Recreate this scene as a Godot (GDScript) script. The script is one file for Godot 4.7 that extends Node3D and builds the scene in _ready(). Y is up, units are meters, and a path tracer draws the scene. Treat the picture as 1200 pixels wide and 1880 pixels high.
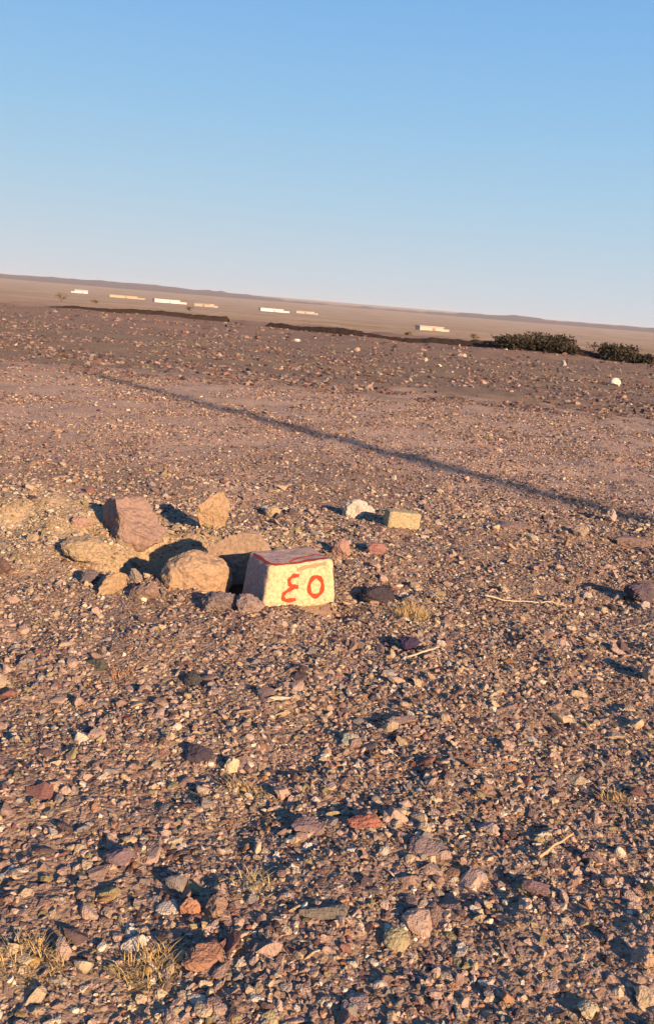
extends Node3D
# A gravel desert plain in low sun: a numbered marker stone beside a dug, stone-ringed hollow,
# a rough stony belt, two low dark banks with shrubs, far farm buildings and hazy hills.

const CAM_HEIGHT := 1.4
var sun_to := Vector3.ZERO            # direction the sunlight travels
var n_big := FastNoiseLite.new()      # metres-scale swells
var n_mid := FastNoiseLite.new()      # hand-scale lumps
var n_fine := FastNoiseLite.new()     # centimetre lumps
var n_zone := FastNoiseLite.new()     # patches of soil
var used := {}
var rng := RandomNumberGenerator.new()

# ------------------------------------------------------------------ helpers
func numbered(called: String) -> String:
	if not used.has(called):
		used[called] = 0
		return called
	used[called] += 1
	return "%s_%03d" % [called, used[called]]

func tag(o: Node, label: String, category: String, group := "") -> Node:
	o.set_meta("label", label)
	o.set_meta("category", category)
	if group != "":
		o.set_meta("group", group)
	return o

func thing(called: String, label: String, category: String, at: Vector3, turn := 0.0, group := "") -> Node3D:
	var o := Node3D.new()
	o.name = numbered(called)
	add_child(o, true)
	o.position = at
	o.rotation.y = turn
	tag(o, label, category, group)
	return o

func part(called: String, mesh: Mesh, mat: Material, parent: Node, at := Vector3.ZERO) -> MeshInstance3D:
	var o := MeshInstance3D.new()
	o.name = called
	o.mesh = mesh
	o.material_override = mat
	o.position = at
	parent.add_child(o, true)
	return o

func lin(r: float, g: float, b: float) -> Color:
	return Color(r, g, b).linear_to_srgb()

func noise(seed_: int, freq: float, type := FastNoiseLite.TYPE_SIMPLEX_SMOOTH, octaves := 3) -> FastNoiseLite:
	var n := FastNoiseLite.new()
	n.seed = seed_
	n.noise_type = type
	n.frequency = freq
	n.fractal_octaves = octaves
	return n

func noise_tex(n: FastNoiseLite, size: int, lo: float, hi: float) -> NoiseTexture2D:
	var t := NoiseTexture2D.new()
	t.width = size
	t.height = size
	t.seamless = true
	t.noise = n
	var g := Gradient.new()
	g.set_color(0, Color(lo, lo, lo))
	g.set_color(1, Color(hi, hi, hi))
	t.color_ramp = g
	return t

# rock grain: albedo mottling and bump shared by every stone material
var tex_grain: NoiseTexture2D
var tex_mottle: NoiseTexture2D
var tex_soil: NoiseTexture2D
var tex_soil_height: NoiseTexture2D

func stone_material(albedo: Color, vertex := false, world := false, scale := 9.0) -> StandardMaterial3D:
	var m := StandardMaterial3D.new()
	m.albedo_color = albedo
	m.albedo_texture = tex_mottle
	m.roughness = 0.92
	m.metallic_specular = 0.3
	m.uv1_triplanar = true
	m.uv1_world_triplanar = world
	m.uv1_scale = Vector3.ONE * scale
	m.vertex_color_use_as_albedo = vertex
	m.heightmap_enabled = true
	m.heightmap_texture = tex_grain
	m.heightmap_scale = 0.4
	return m

func plain(albedo: Color, rough := 0.9) -> StandardMaterial3D:
	var m := StandardMaterial3D.new()
	m.albedo_color = albedo
	m.roughness = rough
	m.metallic_specular = 0.3
	return m

# unit icosphere as [points, triangles]
func icosphere(level: int) -> Array:
	var t := (1.0 + sqrt(5.0)) / 2.0
	var pts: Array[Vector3] = []
	for p in [Vector3(-1, t, 0), Vector3(1, t, 0), Vector3(-1, -t, 0), Vector3(1, -t, 0), Vector3(0, -1, t), Vector3(0, 1, t), Vector3(0, -1, -t), Vector3(0, 1, -t), Vector3(t, 0, -1), Vector3(t, 0, 1), Vector3(-t, 0, -1), Vector3(-t, 0, 1)]:
		pts.append(p.normalized())
	var tris: Array = [[0, 11, 5], [0, 5, 1], [0, 1, 7], [0, 7, 10], [0, 10, 11], [1, 5, 9], [5, 11, 4], [11, 10, 2], [10, 7, 6], [7, 1, 8], [3, 9, 4], [3, 4, 2], [3, 2, 6], [3, 6, 8], [3, 8, 9], [4, 9, 5], [2, 4, 11], [6, 2, 10], [8, 6, 7], [9, 8, 1]]
	for l in level:
		var cache := {}
		var next: Array = []
		for f in tris:
			var mid: Array[int] = []
			for e in 3:
				var a: int = f[e]
				var b: int = f[(e + 1) % 3]
				var key := Vector2i(mini(a, b), maxi(a, b))
				if not cache.has(key):
					cache[key] = pts.size()
					pts.append(((pts[a] + pts[b]) * 0.5).normalized())
				mid.append(cache[key])
			next.append([f[0], mid[0], mid[2]])
			next.append([f[1], mid[1], mid[0]])
			next.append([f[2], mid[2], mid[1]])
			next.append([mid[0], mid[1], mid[2]])
		tris = next
	return [pts, tris]

# broken stone: a sphere cut by random planes, roughened, then scaled to size; flat or soft shaded
func rock_mesh(seed_: int, size: Vector3, cuts: int, level: int, rough: float, depth := 0.55, soft := false, faces: Array = []) -> ArrayMesh:
	var r := RandomNumberGenerator.new()
	r.seed = seed_
	var s := icosphere(level)
	var pts: Array[Vector3] = s[0]
	var planes: Array = []
	for k in cuts:
		var n := Vector3(r.randfn(), r.randfn(), r.randfn()).normalized()
		planes.append([n, r.randf_range(depth, depth + 0.3)])
	for f in faces:
		planes.append([Vector3(f[0], f[1], f[2]).normalized(), f[3]])
	var nz := noise(seed_, 1.4, FastNoiseLite.TYPE_SIMPLEX_SMOOTH, 4)
	var lo := Vector3.ONE * 9.0
	var hi := -lo
	for i in pts.size():
		var p := pts[i]
		for q in planes:
			var over: float = p.dot(q[0]) - float(q[1])
			if over > 0.0:
				p -= q[0] * over
		p += pts[i] * (nz.get_noise_3dv(p * 1.6) * rough + (nz.get_noise_3dv(p * 7.0 + Vector3(9, 3, 5)) * rough * 0.35 if level > 2 else 0.0))
		pts[i] = p
		lo = lo.min(p)
		hi = hi.max(p)
	var span := hi - lo
	for i in pts.size():
		pts[i] = ((pts[i] - lo) / span - Vector3(0.5, 0.5, 0.5)) * size
	var st := SurfaceTool.new()
	st.begin(Mesh.PRIMITIVE_TRIANGLES)
	st.set_smooth_group(0 if soft else -1)
	for f in s[1]:
		st.add_vertex(pts[f[0]])
		st.add_vertex(pts[f[2]])
		st.add_vertex(pts[f[1]])
	st.generate_normals()
	return st.commit()

# tube through points, with radius at each
func add_tube(st: SurfaceTool, path: Array, radii: Array, sides := 6) -> void:
	var rings: Array = []
	for i in path.size():
		var dir: Vector3 = (path[mini(i + 1, path.size() - 1)] - path[maxi(i - 1, 0)]).normalized()
		var side := dir.cross(Vector3(0.13, 1, 0.29)).normalized()
		var up := side.cross(dir)
		var ring: Array = []
		for k in sides:
			var a := TAU * k / sides
			ring.append(path[i] + (side * cos(a) + up * sin(a)) * float(radii[i]))
		rings.append(ring)
	for i in path.size() - 1:
		for k in sides:
			var j := (k + 1) % sides
			for v in [rings[i][k], rings[i + 1][k], rings[i][j], rings[i][j], rings[i + 1][k], rings[i + 1][j]]:
				st.add_vertex(v)
	for k in range(1, sides - 1):
		for v in [rings[0][0], rings[0][k], rings[0][k + 1]]:
			st.add_vertex(v)
		var e: Array = rings[path.size() - 1]
		for v in [e[0], e[k + 1], e[k]]:
			st.add_vertex(v)

func new_st(smooth := true) -> SurfaceTool:
	var st := SurfaceTool.new()
	st.begin(Mesh.PRIMITIVE_TRIANGLES)
	st.set_smooth_group(0 if smooth else -1)
	return st

func done(st: SurfaceTool) -> ArrayMesh:
	st.generate_normals()
	return st.commit()

# ------------------------------------------------------------------ terrain
func bump(x: float, z: float, cx: float, cz: float, rx: float, rz: float) -> float:
	var dx := (x - cx) / rx
	var dz := (z - cz) / rz
	return exp(-(dx * dx + dz * dz))

func far_rise(d: float) -> float:
	# level to the banks, then a shallow basin, then a long rise to the foot of the hills
	if d < 70.0:
		return 0.0
	if d < 350.0:
		return -3.0 * smoothstep(70.0, 350.0, d)
	if d < 900.0:
		return -3.0
	return -3.0 + 17.0 * pow((d - 900.0) / 1700.0, 1.25)

func ground_height(x: float, z: float) -> float:
	var d := sqrt(x * x + z * z)
	var h := far_rise(d)
	var big := n_big.get_noise_2d(x, z)
	h += big * 0.05 * smoothstep(4.0, 9.0, d) + big * 0.25 * smoothstep(20.0, 60.0, d) * (1.0 - smoothstep(300.0, 600.0, d))
	if d < 70.0:
		h += n_mid.get_noise_2d(x, z) * lerpf(0.034, 0.05, smoothstep(14.0, 24.0, d))
	if d < 16.0:
		h += n_fine.get_noise_2d(x, z) * 0.009 + n_mid.get_noise_2d(x * 3.1 + 50.0, z * 3.1) * 0.012 * (1.0 - smoothstep(7.0, 11.0, d))
	if d < 11.0:
		# soil thrown up around the hollow, and the hollow itself
		h += 0.19 * bump(x, z, -1.85, -5.35, 0.62, 0.42) + n_mid.get_noise_2d(x * 2.3, z * 2.3 + 30.0) * 0.06 * bump(x, z, -1.7, -5.1, 0.8, 0.5)
		h += 0.08 * bump(x, z, -1.5, -4.55, 0.35, 0.25)
		h += 0.07 * bump(x, z, -0.35, -5.2, 0.45, 0.25)
		h += 0.07 * bump(x, z, -0.60, -4.64, 0.15, 0.09)
		h += 0.035 * bump(x, z, 0.3, -5.4, 0.5, 0.5)
		h += 0.04 * bump(x, z, 1.4, -6.35, 0.6, 0.10) + 0.05 * bump(x, z, 2.2, -6.15, 0.5, 0.10) + 0.04 * bump(x, z, 2.0, -9.2, 1.4, 0.4)
		h -= 0.34 * clampf(bump(x, z, -0.78, -4.88, 0.24, 0.20) * 1.7 - 0.15, 0.0, 1.0)
		h -= 0.22 * clampf(bump(x, z, -0.45, -4.40, 0.13, 0.15) * 1.7 - 0.15, 0.0, 1.0)
		h -= 0.16 * clampf(bump(x, z, -1.00, -4.58, 0.18, 0.16) * 1.7 - 0.15, 0.0, 1.0)
		h -= 0.05 * bump(x, z, 0.25, -4.36, 0.12, 0.09)
		h -= 0.09 * bump(x, z, 0.05, -4.12, 0.10, 0.06)
	return h

func soil_color(x: float, z: float) -> Color:
	# linear base colours of the soil: pinkish-brown gravel flat, yellow dug soil, dark stony belt, tan far plain
	var d := sqrt(x * x + z * z)
	var w := n_zone.get_noise_2d(x * 1.0, z * 1.0)
	var w2 := n_zone.get_noise_2d(x * 5.0 + 90.0, z * 5.0)
	var w3 := n_zone.get_noise_2d(x * 0.09, z * 0.3 + 40.0)
	var c := Vector3(0.38, 0.255, 0.18)
	c = c.lerp(Vector3(0.56, 0.38, 0.28), smoothstep(6.5, 9.0, d + w * 2.0))
	if d < 9.0:
		var dug := 1.5 * bump(x, z, -1.65, -5.0, 0.95, 0.55) + bump(x, z, -0.5, -5.3, 0.6, 0.3) * 0.6 + bump(x, z, 0.45, -4.1, 0.14, 0.14) * 0.9
		dug += bump(x, z, -0.30, -1.62, 0.09, 0.07) + bump(x, z, -0.55, -1.6, 0.1, 0.06) + bump(x, z, -0.19, -2.4, 0.08, 0.07) * 0.6
		c = c.lerp(Vector3(0.50, 0.36, 0.225), clampf(dug * (1.05 + w2 * 0.8), 0.0, 1.0))
	var belt := smoothstep(15.5, 19.0, d + w * 3.0)
	c = c.lerp(Vector3(0.31, 0.21, 0.15), belt)
	c = c.lerp(Vector3(0.35, 0.245, 0.15), belt * clampf(0.5 + w3 * 2.0, 0.0, 1.0) * 0.7)
	c = c.lerp(Vector3(0.34, 0.22, 0.155), smoothstep(33.0, 45.0, d + w * 6.0))
	c = c.lerp(Vector3(0.58, 0.395, 0.245), smoothstep(66.0, 90.0, d + w * 6.0))
	c = c.lerp(Vector3(0.52, 0.34, 0.24), smoothstep(66.0, 90.0, d) * clampf(n_zone.get_noise_2d(x * 0.02, z * 0.012) * 3.0 + 0.4, 0.0, 1.0))
	c = c.lerp(Vector3(0.42, 0.31, 0.16), smoothstep(66.0, 90.0, d) * clampf(n_zone.get_noise_2d(x * 0.05 + 300.0, z * 0.02) * 3.0 - 0.1, 0.0, 1.0) * 0.8)
	c *= 1.0 + w * 0.10 + w2 * 0.10
	return Color(c.x, c.y, c.z)

func build_ground() -> void:
	var angles: Array[float] = []
	var a := -52.0
	while a < 52.0:
		angles.append(a)
		a += 0.32
	while a < 308.0:
		angles.append(a)
		a += 6.4
	var radii: Array[float] = [0.25]
	while radii[-1] < 5200.0:
		radii.append(radii[-1] * (1.013 if radii[-1] > 1.2 else 1.08))
	var na := angles.size()
	var nr := radii.size()
	var v := PackedVector3Array()
	var col := PackedColorArray()
	var nrm := PackedVector3Array()
	v.resize(na * nr + 1)
	col.resize(na * nr + 1)
	nrm.resize(na * nr + 1)
	for i in nr:
		for j in na:
			var t := deg_to_rad(angles[j])
			var x := sin(t) * radii[i]
			var z := -cos(t) * radii[i]
			v[i * na + j] = Vector3(x, ground_height(x, z), z)
			col[i * na + j] = soil_color(x, z)
	var last := na * nr
	v[last] = Vector3(0, ground_height(0, 0), 0)
	col[last] = soil_color(0, 0)
	nrm[last] = Vector3.UP
	for i in nr:
		for j in na:
			var du := v[mini(i + 1, nr - 1) * na + j] - v[maxi(i - 1, 0) * na + j]
			var dv := v[i * na + (j + 1) % na] - v[i * na + (j + na - 1) % na]
			var n := dv.cross(du)
			n = n.normalized()
			nrm[i * na + j] = n if n.y > 0.0 else -n
	var idx := PackedInt32Array()
	for i in nr - 1:
		for j in na:
			var k := (j + 1) % na
			idx.append_array(PackedInt32Array([i * na + j, (i + 1) * na + j, i * na + k, i * na + k, (i + 1) * na + j, (i + 1) * na + k]))
	for j in na:
		idx.append_array(PackedInt32Array([last, j, (j + 1) % na]))
	var arr := []
	arr.resize(Mesh.ARRAY_MAX)
	arr[Mesh.ARRAY_VERTEX] = v
	arr[Mesh.ARRAY_NORMAL] = nrm
	arr[Mesh.ARRAY_COLOR] = col
	arr[Mesh.ARRAY_INDEX] = idx
	var mesh := ArrayMesh.new()
	mesh.add_surface_from_arrays(Mesh.PRIMITIVE_TRIANGLES, arr)
	var m := StandardMaterial3D.new()
	m.vertex_color_use_as_albedo = true
	m.albedo_texture = tex_soil
	m.roughness = 0.96
	m.metallic_specular = 0.2
	m.uv1_triplanar = true
	m.uv1_world_triplanar = true
	m.uv1_scale = Vector3.ONE * 1.1
	m.heightmap_enabled = true
	m.heightmap_texture = tex_soil_height
	m.heightmap_scale = 1.0
	var o := part("ground", mesh, m, self)
	o.set_meta("kind", "structure")

func build_hills() -> void:
	# low range closing the plain; crest height by bearing, in metres above eye level at 3.1 km
	var keys := [[-60.0, 24.0], [-32.0, 26.0], [-20.0, 30.0], [-14.0, 36.0], [-8.0, 33.0], [-2.0, 21.0], [4.0, 21.0], [9.0, 30.0], [11.0, 34.0], [13.0, 28.0], [20.0, 30.0], [32.0, 27.0], [60.0, 24.0], [180.0, 20.0], [300.0, 24.0]]
	var nz := noise(71, 0.9, FastNoiseLite.TYPE_SIMPLEX_SMOOTH, 4)
	var st := new_st()
	var rows: Array = []
	var t := -60.0
	while t <= 300.01:
		var h := 24.0
		for k in keys.size() - 1:
			if t >= keys[k][0] and t <= keys[k + 1][0]:
				h = lerpf(keys[k][1], keys[k + 1][1], smoothstep(keys[k][0], keys[k + 1][0], t))
		var aa := deg_to_rad(t)
		var row: Array = []
		for q in [[2550.0, 0.0], [2700.0, 0.30], [2850.0, 0.55], [2980.0, 0.82], [3100.0, 1.0], [3300.0, 0.6], [3700.0, 0.0]]:
			var wob := nz.get_noise_2d(t * 0.8, q[0] * 0.004)
			var r: float = q[0] + wob * 60.0
			var foot := far_rise(r) - 4.0
			var y: float = lerpf(foot, 1.4 + h + nz.get_noise_2d(t * 1.7, 3.0) * 5.0, q[1]) + wob * 4.0 * q[1] * (1.0 - q[1]) * 4.0
			row.append(Vector3(sin(aa) * r, y, -cos(aa) * r))
		rows.append(row)
		t += 0.4 if t < 60.0 else 4.0
	for i in rows.size() - 1:
		for k in 6:
			for p in [rows[i][k], rows[i][k + 1], rows[i + 1][k], rows[i + 1][k], rows[i][k + 1], rows[i + 1][k + 1]]:
				st.add_vertex(p)
	var m := stone_material(lin(0.17, 0.115, 0.105), false, true, 0.01)
	m.heightmap_enabled = false
	part("hills", done(st), m, self).set_meta("kind", "structure")

# ------------------------------------------------------------------ marker stone
var block_noise: FastNoiseLite

func block_point(p: Vector3, lift := 0.0) -> Vector3:
	# p on the surface of the cube [-1,1]^3: rounded, warped to the stone's eight corners, roughened
	var half := Vector3(0.20, 0.116, 0.125)
	var q := p * half
	var rad := 0.022
	var inner := half - Vector3.ONE * rad
	var c := q.clamp(-inner, inner)
	var n := q - c
	if n.length() > 0.0:
		n = n.normalized()
		q = c + n * (rad + lift)
	var u := q.x / half.x
	var w := q.z / half.z
	var t := (q.y / half.y + 1.0) * 0.5
	var x := q.x * lerpf(1.03, 0.88, t) + 0.004 * t
	var z := q.z * lerpf(1.0, 0.93, t) - 0.012 * t + 0.0 * w
	var y := q.y + 0.116 + (0.010 * u * 0.4 - 0.012 * (1.0 - absf(u)) * 0.0) * t + (-w * 0.004) * t
	var r := Vector3(x, y, z)
	return r + n * block_noise.get_noise_3dv(r * 11.0) * 0.006

func block_patch(st: SurfaceTool, center: Array, width: Array, axis: String) -> void:
	# painted stroke: a strip along (u, v) points on the front ("z") or top ("y") of the stone, hugging its surface
	var left: Array = []
	var right: Array = []
	for i in center.size():
		var a: Vector2 = center[maxi(i - 1, 0)]
		var b: Vector2 = center[mini(i + 1, center.size() - 1)]
		var dir := (b - a) * Vector2(0.2, 0.11 if axis == "z" else 0.125)
		var nn := Vector2(-dir.y, dir.x).normalized()
		var w: float = width[i] * (1.0 + 0.22 * sin(i * 5.3))
		var offs := Vector2(nn.x / 0.2, nn.y / (0.11 if axis == "z" else 0.125)) * w
		left.append(center[i] + offs)
		right.append(center[i] - offs)
	var at := func(c: Vector2) -> Vector3:
		c = c.clamp(Vector2(-1, -1), Vector2(1, 1))
		return block_point(Vector3(c.x, c.y, 1.0) if axis == "z" else Vector3(c.x, 1.0, c.y), 0.0014)
	for i in center.size() - 1:
		var m0: Vector2 = center[i]
		var m1: Vector2 = center[i + 1]
		for q in [[left[i], left[i + 1], m0, m1], [m0, m1, right[i], right[i + 1]]]:
			for e in [q[0], q[1], q[2], q[2], q[1], q[3]]:
				st.add_vertex(at.call(e))

func smooth_path(keys: Array, per := 6) -> Array:
	var out: Array = []
	for i in keys.size() - 1:
		var p0: Vector2 = keys[maxi(i - 1, 0)]
		var p1: Vector2 = keys[i]
		var p2: Vector2 = keys[i + 1]
		var p3: Vector2 = keys[mini(i + 2, keys.size() - 1)]
		for k in per:
			out.append(p1.cubic_interpolate(p2, p0, p3, float(k) / per))
	out.append(keys[-1])
	return out

func same(v: float, n: int) -> Array:
	var a: Array = []
	for i in n:
		a.append(v)
	return a

func build_marker(at: Vector3, turn: float) -> void:
	block_noise = noise(5, 1.0, FastNoiseLite.TYPE_SIMPLEX_SMOOTH, 4)
	var o := thing("marker_stone", "squared marker stone with cream painted front and red numerals", "stone", at, turn)
	var st := new_st()
	var grid := 40
	var paint_edge := noise(8, 6.0)
	for f in 6:
		for i in grid:
			for j in grid:
				var quad: Array = []
				for e in [[0, 0], [1, 0], [0, 1], [1, 1]]:
					var s: float = -1.0 + 2.0 * (i + e[0]) / grid
					var t: float = -1.0 + 2.0 * (j + e[1]) / grid
					quad.append([Vector3(s, t, 1), Vector3(-s, t, -1), Vector3(1, t, -s), Vector3(-1, t, s), Vector3(s, 1, -t), Vector3(s, -1, t)][f])
				for k in [0, 2, 1, 1, 2, 3]:
					var p: Vector3 = quad[k]
					var c := Color(0.44, 0.31, 0.27)
					# cream wash brushed over the front, ending raggedly at the edges
					if p.z > 0.93 + paint_edge.get_noise_2d(p.x, p.y) * 0.06:
						var wash := 1.0 + paint_edge.get_noise_3d(p.x * 2.0, p.y * 0.5, 7.0) * 0.16
						c = Color(0.69 * wash, 0.50 * wash, 0.29 * wash)
						# chips where the bare stone shows, mostly along the lower edge
						if paint_edge.get_noise_2d(p.x * 1.4 + 20.0, p.y * 1.4) > 0.42 - 0.16 * clampf(-p.y, 0.0, 1.0):
							c = Color(0.46, 0.32, 0.22)
					st.set_color(c)
					st.add_vertex(block_point(p))
	var m := stone_material(Color.WHITE, true, false, 7.0)
	m.heightmap_scale = 0.12
	part("stone_body", done(st), m, o)
	var red := stone_material(lin(0.62, 0.085, 0.035), false, false, 16.0)
	var dark_red := stone_material(lin(0.34, 0.045, 0.04), false, false, 16.0)
	# the numerals: an open "epsilon"-like four and a ring-like five
	var four := smooth_path([Vector2(-0.08, 0.46), Vector2(-0.26, 0.44), Vector2(-0.36, 0.28), Vector2(-0.33, 0.10), Vector2(-0.20, 0.0), Vector2(-0.10, -0.03), Vector2(-0.28, -0.08), Vector2(-0.46, -0.24), Vector2(-0.50, -0.42), Vector2(-0.38, -0.58), Vector2(-0.14, -0.56)])
	st = new_st()
	block_patch(st, four, same(0.0092, four.size()), "z")
	part("numeral", done(st), red, o).set_meta("label", "red painted Arabic numeral four")
	var ring: Array = []
	for k in 33:
		var a := TAU * k / 32.0 + 1.2
		ring.append(Vector2(0.42 + cos(a) * 0.20, -0.10 + sin(a) * 0.42))
	st = new_st()
	block_patch(st, ring, same(0.0105, ring.size()), "z")
	part("numeral", done(st), red, o).set_meta("label", "red painted Arabic numeral five, a ring")
	var band := smooth_path([Vector2(-0.95, -0.7), Vector2(-0.94, 0.1), Vector2(-0.92, 0.7), Vector2(-0.7, 0.95), Vector2(-0.2, 0.93), Vector2(0.3, 0.86), Vector2(0.7, 0.80), Vector2(0.95, 0.78)])
	st = new_st()
	block_patch(st, band, same(0.010, band.size()), "y")
	part("paint_band", done(st), dark_red, o)
	var band2 := smooth_path([Vector2(-0.3, 0.74), Vector2(0.2, 0.40), Vector2(0.7, 0.30), Vector2(0.92, 0.55)])
	st = new_st()
	block_patch(st, band2, same(0.007, band2.size()), "y")
	part("paint_band", done(st), red, o)
	var smear := smooth_path([Vector2(-0.15, 0.70), Vector2(0.1, 0.78), Vector2(0.45, 0.82), Vector2(0.75, 0.86)])
	st = new_st()
	block_patch(st, smear, same(0.009, smear.size()), "z")
	part("paint_smear", done(st), plain(lin(0.50, 0.19, 0.12), 0.8), o)

# ------------------------------------------------------------------ single stones
func stone(called: String, label: String, x: float, z: float, size: Vector3, color: Color, seed_: int, turn := 0.0, tilt := Vector2.ZERO, sink := 0.25, opts := {}) -> MeshInstance3D:
	var o := MeshInstance3D.new()
	o.name = numbered(called)
	o.mesh = rock_mesh(seed_, size, opts.get("cuts", 9), opts.get("level", 4 if size.x > 0.15 else 3), opts.get("rough", 0.16), opts.get("depth", 0.52), opts.get("soft", false), opts.get("faces", []))
	o.material_override = stone_material(lin(color.r, color.g, color.b), false, false, opts.get("scale", 7.0))
	add_child(o, true)
	o.rotation = Vector3(deg_to_rad(tilt.x), deg_to_rad(turn), deg_to_rad(tilt.y))
	o.position = Vector3(x, ground_height(x, z) + size.y * (0.5 - sink) + float(opts.get("up", 0.0)), z)
	tag(o, label, "stone", opts.get("group", ""))
	if opts.has("mark"):
		landmarks.append([opts.mark, x, z])
	return o

func build_stones() -> void:
	landmarks = [["marker stone", -0.17, -4.2], ["lower-left corner tuft", -0.54, -1.64], ["short pale straw", 0.60, -4.37], ["long pale straw", 0.97, -4.42], ["orange twig", 0.70, -2.21], ["right-edge dry tuft", 0.96, -2.54], ["orange dry tuft", -0.72, -3.18], ["pale yellow brick-shaped stone", 0.51, -5.99]]
	var ring := "stones around the dug hollow"
	stone("boulder", "large mauve boulder with one shaded side left of the hollow", -1.12, -5.10, Vector3(0.42, 0.34, 0.36), Color(0.34, 0.225, 0.18), 11, 0, Vector2(0, 0), 0.36, {"group": ring, "cuts": 5, "depth": 0.62, "rough": 0.13, "faces": [[-0.86, 0.12, 0.5, 0.34], [0.62, 0.66, 0.42, 0.42], [0.2, 0.3, 0.93, 0.55], [-0.1, 0.98, -0.1, 0.75]], "mark": "mauve boulder"})
	stone("rock", "upright tan rock at the back of the hollow", -0.70, -5.36, Vector3(0.21, 0.27, 0.14), Color(0.42, 0.28, 0.17), 12, 35, Vector2(-10, 4), 0.2, {"group": ring})
	stone("rock", "rounded orange-tan rock left of the marker stone", -0.63, -4.36, Vector3(0.38, 0.27, 0.28), Color(0.45, 0.30, 0.19), 13, 30, Vector2(0, -6), 0.3, {"group": ring, "rough": 0.1, "cuts": 6, "depth": 0.66, "mark": "rounded orange-tan rock"})
	stone("slab", "wedge-shaped stone slab standing in shade behind the marker stone", -0.50, -4.62, Vector3(0.48, 0.30, 0.26), Color(0.36, 0.25, 0.18), 14, 0, Vector2(0, 18), 0.46, {"group": ring, "cuts": 3, "depth": 0.75, "rough": 0.1, "faces": [[-0.86, 0.05, 0.5, 0.5], [-0.3, 0.93, -0.2, 0.5], [0.3, 0.05, 0.95, 0.5]]})
	stone("rock", "grey-brown rock under the shaded corner of the marker stone", -0.46, -4.03, Vector3(0.19, 0.12, 0.16), Color(0.24, 0.18, 0.16), 15, 10, Vector2(0, 4), 0.3, {"group": ring})
	stone("rock", "pinkish blocky rock against the foot of the marker stone", -0.33, -3.98, Vector3(0.15, 0.12, 0.14), Color(0.33, 0.235, 0.20), 16, 60, Vector2(4, 0), 0.3, {"group": ring})
	stone("rock", "broad flat tan rock on the yellow soil", -1.22, -4.48, Vector3(0.29, 0.11, 0.22), Color(0.46, 0.33, 0.20), 17, -12, Vector2(14, -4), 0.3, {"up": 0.05, "group": ring})
	stone("rock", "slanting tan rock in front of the broad flat rock", -1.00, -4.12, Vector3(0.10, 0.12, 0.20), Color(0.42, 0.28, 0.16), 18, -35, Vector2(10, 0), 0.3, {"group": ring})
	stone("rock", "brown wedge-shaped rock at the front of the hollow", -0.83, -4.06, Vector3(0.14, 0.10, 0.12), Color(0.30, 0.20, 0.15), 19, 25, Vector2(0, 12), 0.25, {"group": ring, "mark": "brown wedge-shaped rock"})
	stone("rock", "small dark slate-grey rock beside the slanting tan rock", -1.14, -4.22, Vector3(0.10, 0.09, 0.08), Color(0.16, 0.125, 0.125), 20, 40, Vector2.ZERO, 0.3, {"group": ring})
	stone("rock", "small grey rock between the brown wedge and the hollow", -0.93, -4.30, Vector3(0.07, 0.09, 0.06), Color(0.30, 0.24, 0.20), 21, 10, Vector2(0, 20), 0.2, {"group": ring})
	stone("rock", "pale pinkish rock between the boulder and the hollow", -0.92, -4.92, Vector3(0.13, 0.08, 0.11), Color(0.42, 0.29, 0.24), 22, 70, Vector2(0, -10), 0.25, {"group": ring})
	stone("rock", "pinkish rock lying in the yellow soil left of the boulder", -1.40, -5.0, Vector3(0.12, 0.08, 0.10), Color(0.42, 0.27, 0.21), 23, 20, Vector2.ZERO, 0.3, {"group": ring})
	stone("rock", "white lumpy rock beyond the marker stone", 0.22, -6.28, Vector3(0.25, 0.17, 0.17), Color(0.60, 0.52, 0.43), 24, 15, Vector2(0, 5), 0.2, {"cuts": 14, "mark": "white lumpy rock"})
	brick(Vector3(0.51, 0, -5.99), 14.0)
	stone("rock", "small tan rock left of the white lumpy rock", -0.38, -6.08, Vector3(0.12, 0.09, 0.09), Color(0.44, 0.33, 0.22), 26, 0, Vector2.ZERO, 0.2)
	stone("rock", "reddish-pink rock just behind the marker stone", 0.10, -5.04, Vector3(0.10, 0.12, 0.09), Color(0.40, 0.24, 0.19), 27, 30, Vector2.ZERO, 0.2)
	stone("rock", "flat red-brown rock behind the marker stone's right corner", 0.30, -5.12, Vector3(0.13, 0.08, 0.10), Color(0.34, 0.17, 0.15), 28, 12, Vector2.ZERO, 0.2, {"mark": "flat red-brown rock"})
	stone("rock", "dark slaty rock just right of the marker stone", 0.29, -4.37, Vector3(0.17, 0.085, 0.11), Color(0.075, 0.06, 0.07), 70, 15, Vector2(0, 6), 0.15, {"up": 0.03})
	stone("rock", "pale upright rock at the right beside the post's shadow", 2.18, -6.80, Vector3(0.10, 0.13, 0.09), Color(0.50, 0.38, 0.31), 29, 30, Vector2.ZERO, 0.2)
	stone("rock", "tan rock with a long shadow at the right", 1.77, -6.12, Vector3(0.11, 0.09, 0.08), Color(0.42, 0.31, 0.23), 30, 0, Vector2.ZERO, 0.2, {"mark": "tan rock with a long shadow"})
	stone("rock", "low flat rock right of the pale yellow brick", 1.30, -6.18, Vector3(0.30, 0.05, 0.16), Color(0.30, 0.21, 0.18), 31, -6, Vector2.ZERO, 0.3)
	stone("rock", "low brown rock near the right edge", 2.12, -6.05, Vector3(0.34, 0.07, 0.16), Color(0.28, 0.19, 0.16), 32, -4, Vector2.ZERO, 0.3)
	stone("rock", "tan rock at the right edge with a dark shadow", 1.42, -3.55, Vector3(0.11, 0.11, 0.10), Color(0.42, 0.30, 0.22), 33, 20, Vector2.ZERO, 0.2, {"mark": "tan rock at the right edge"})
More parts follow.
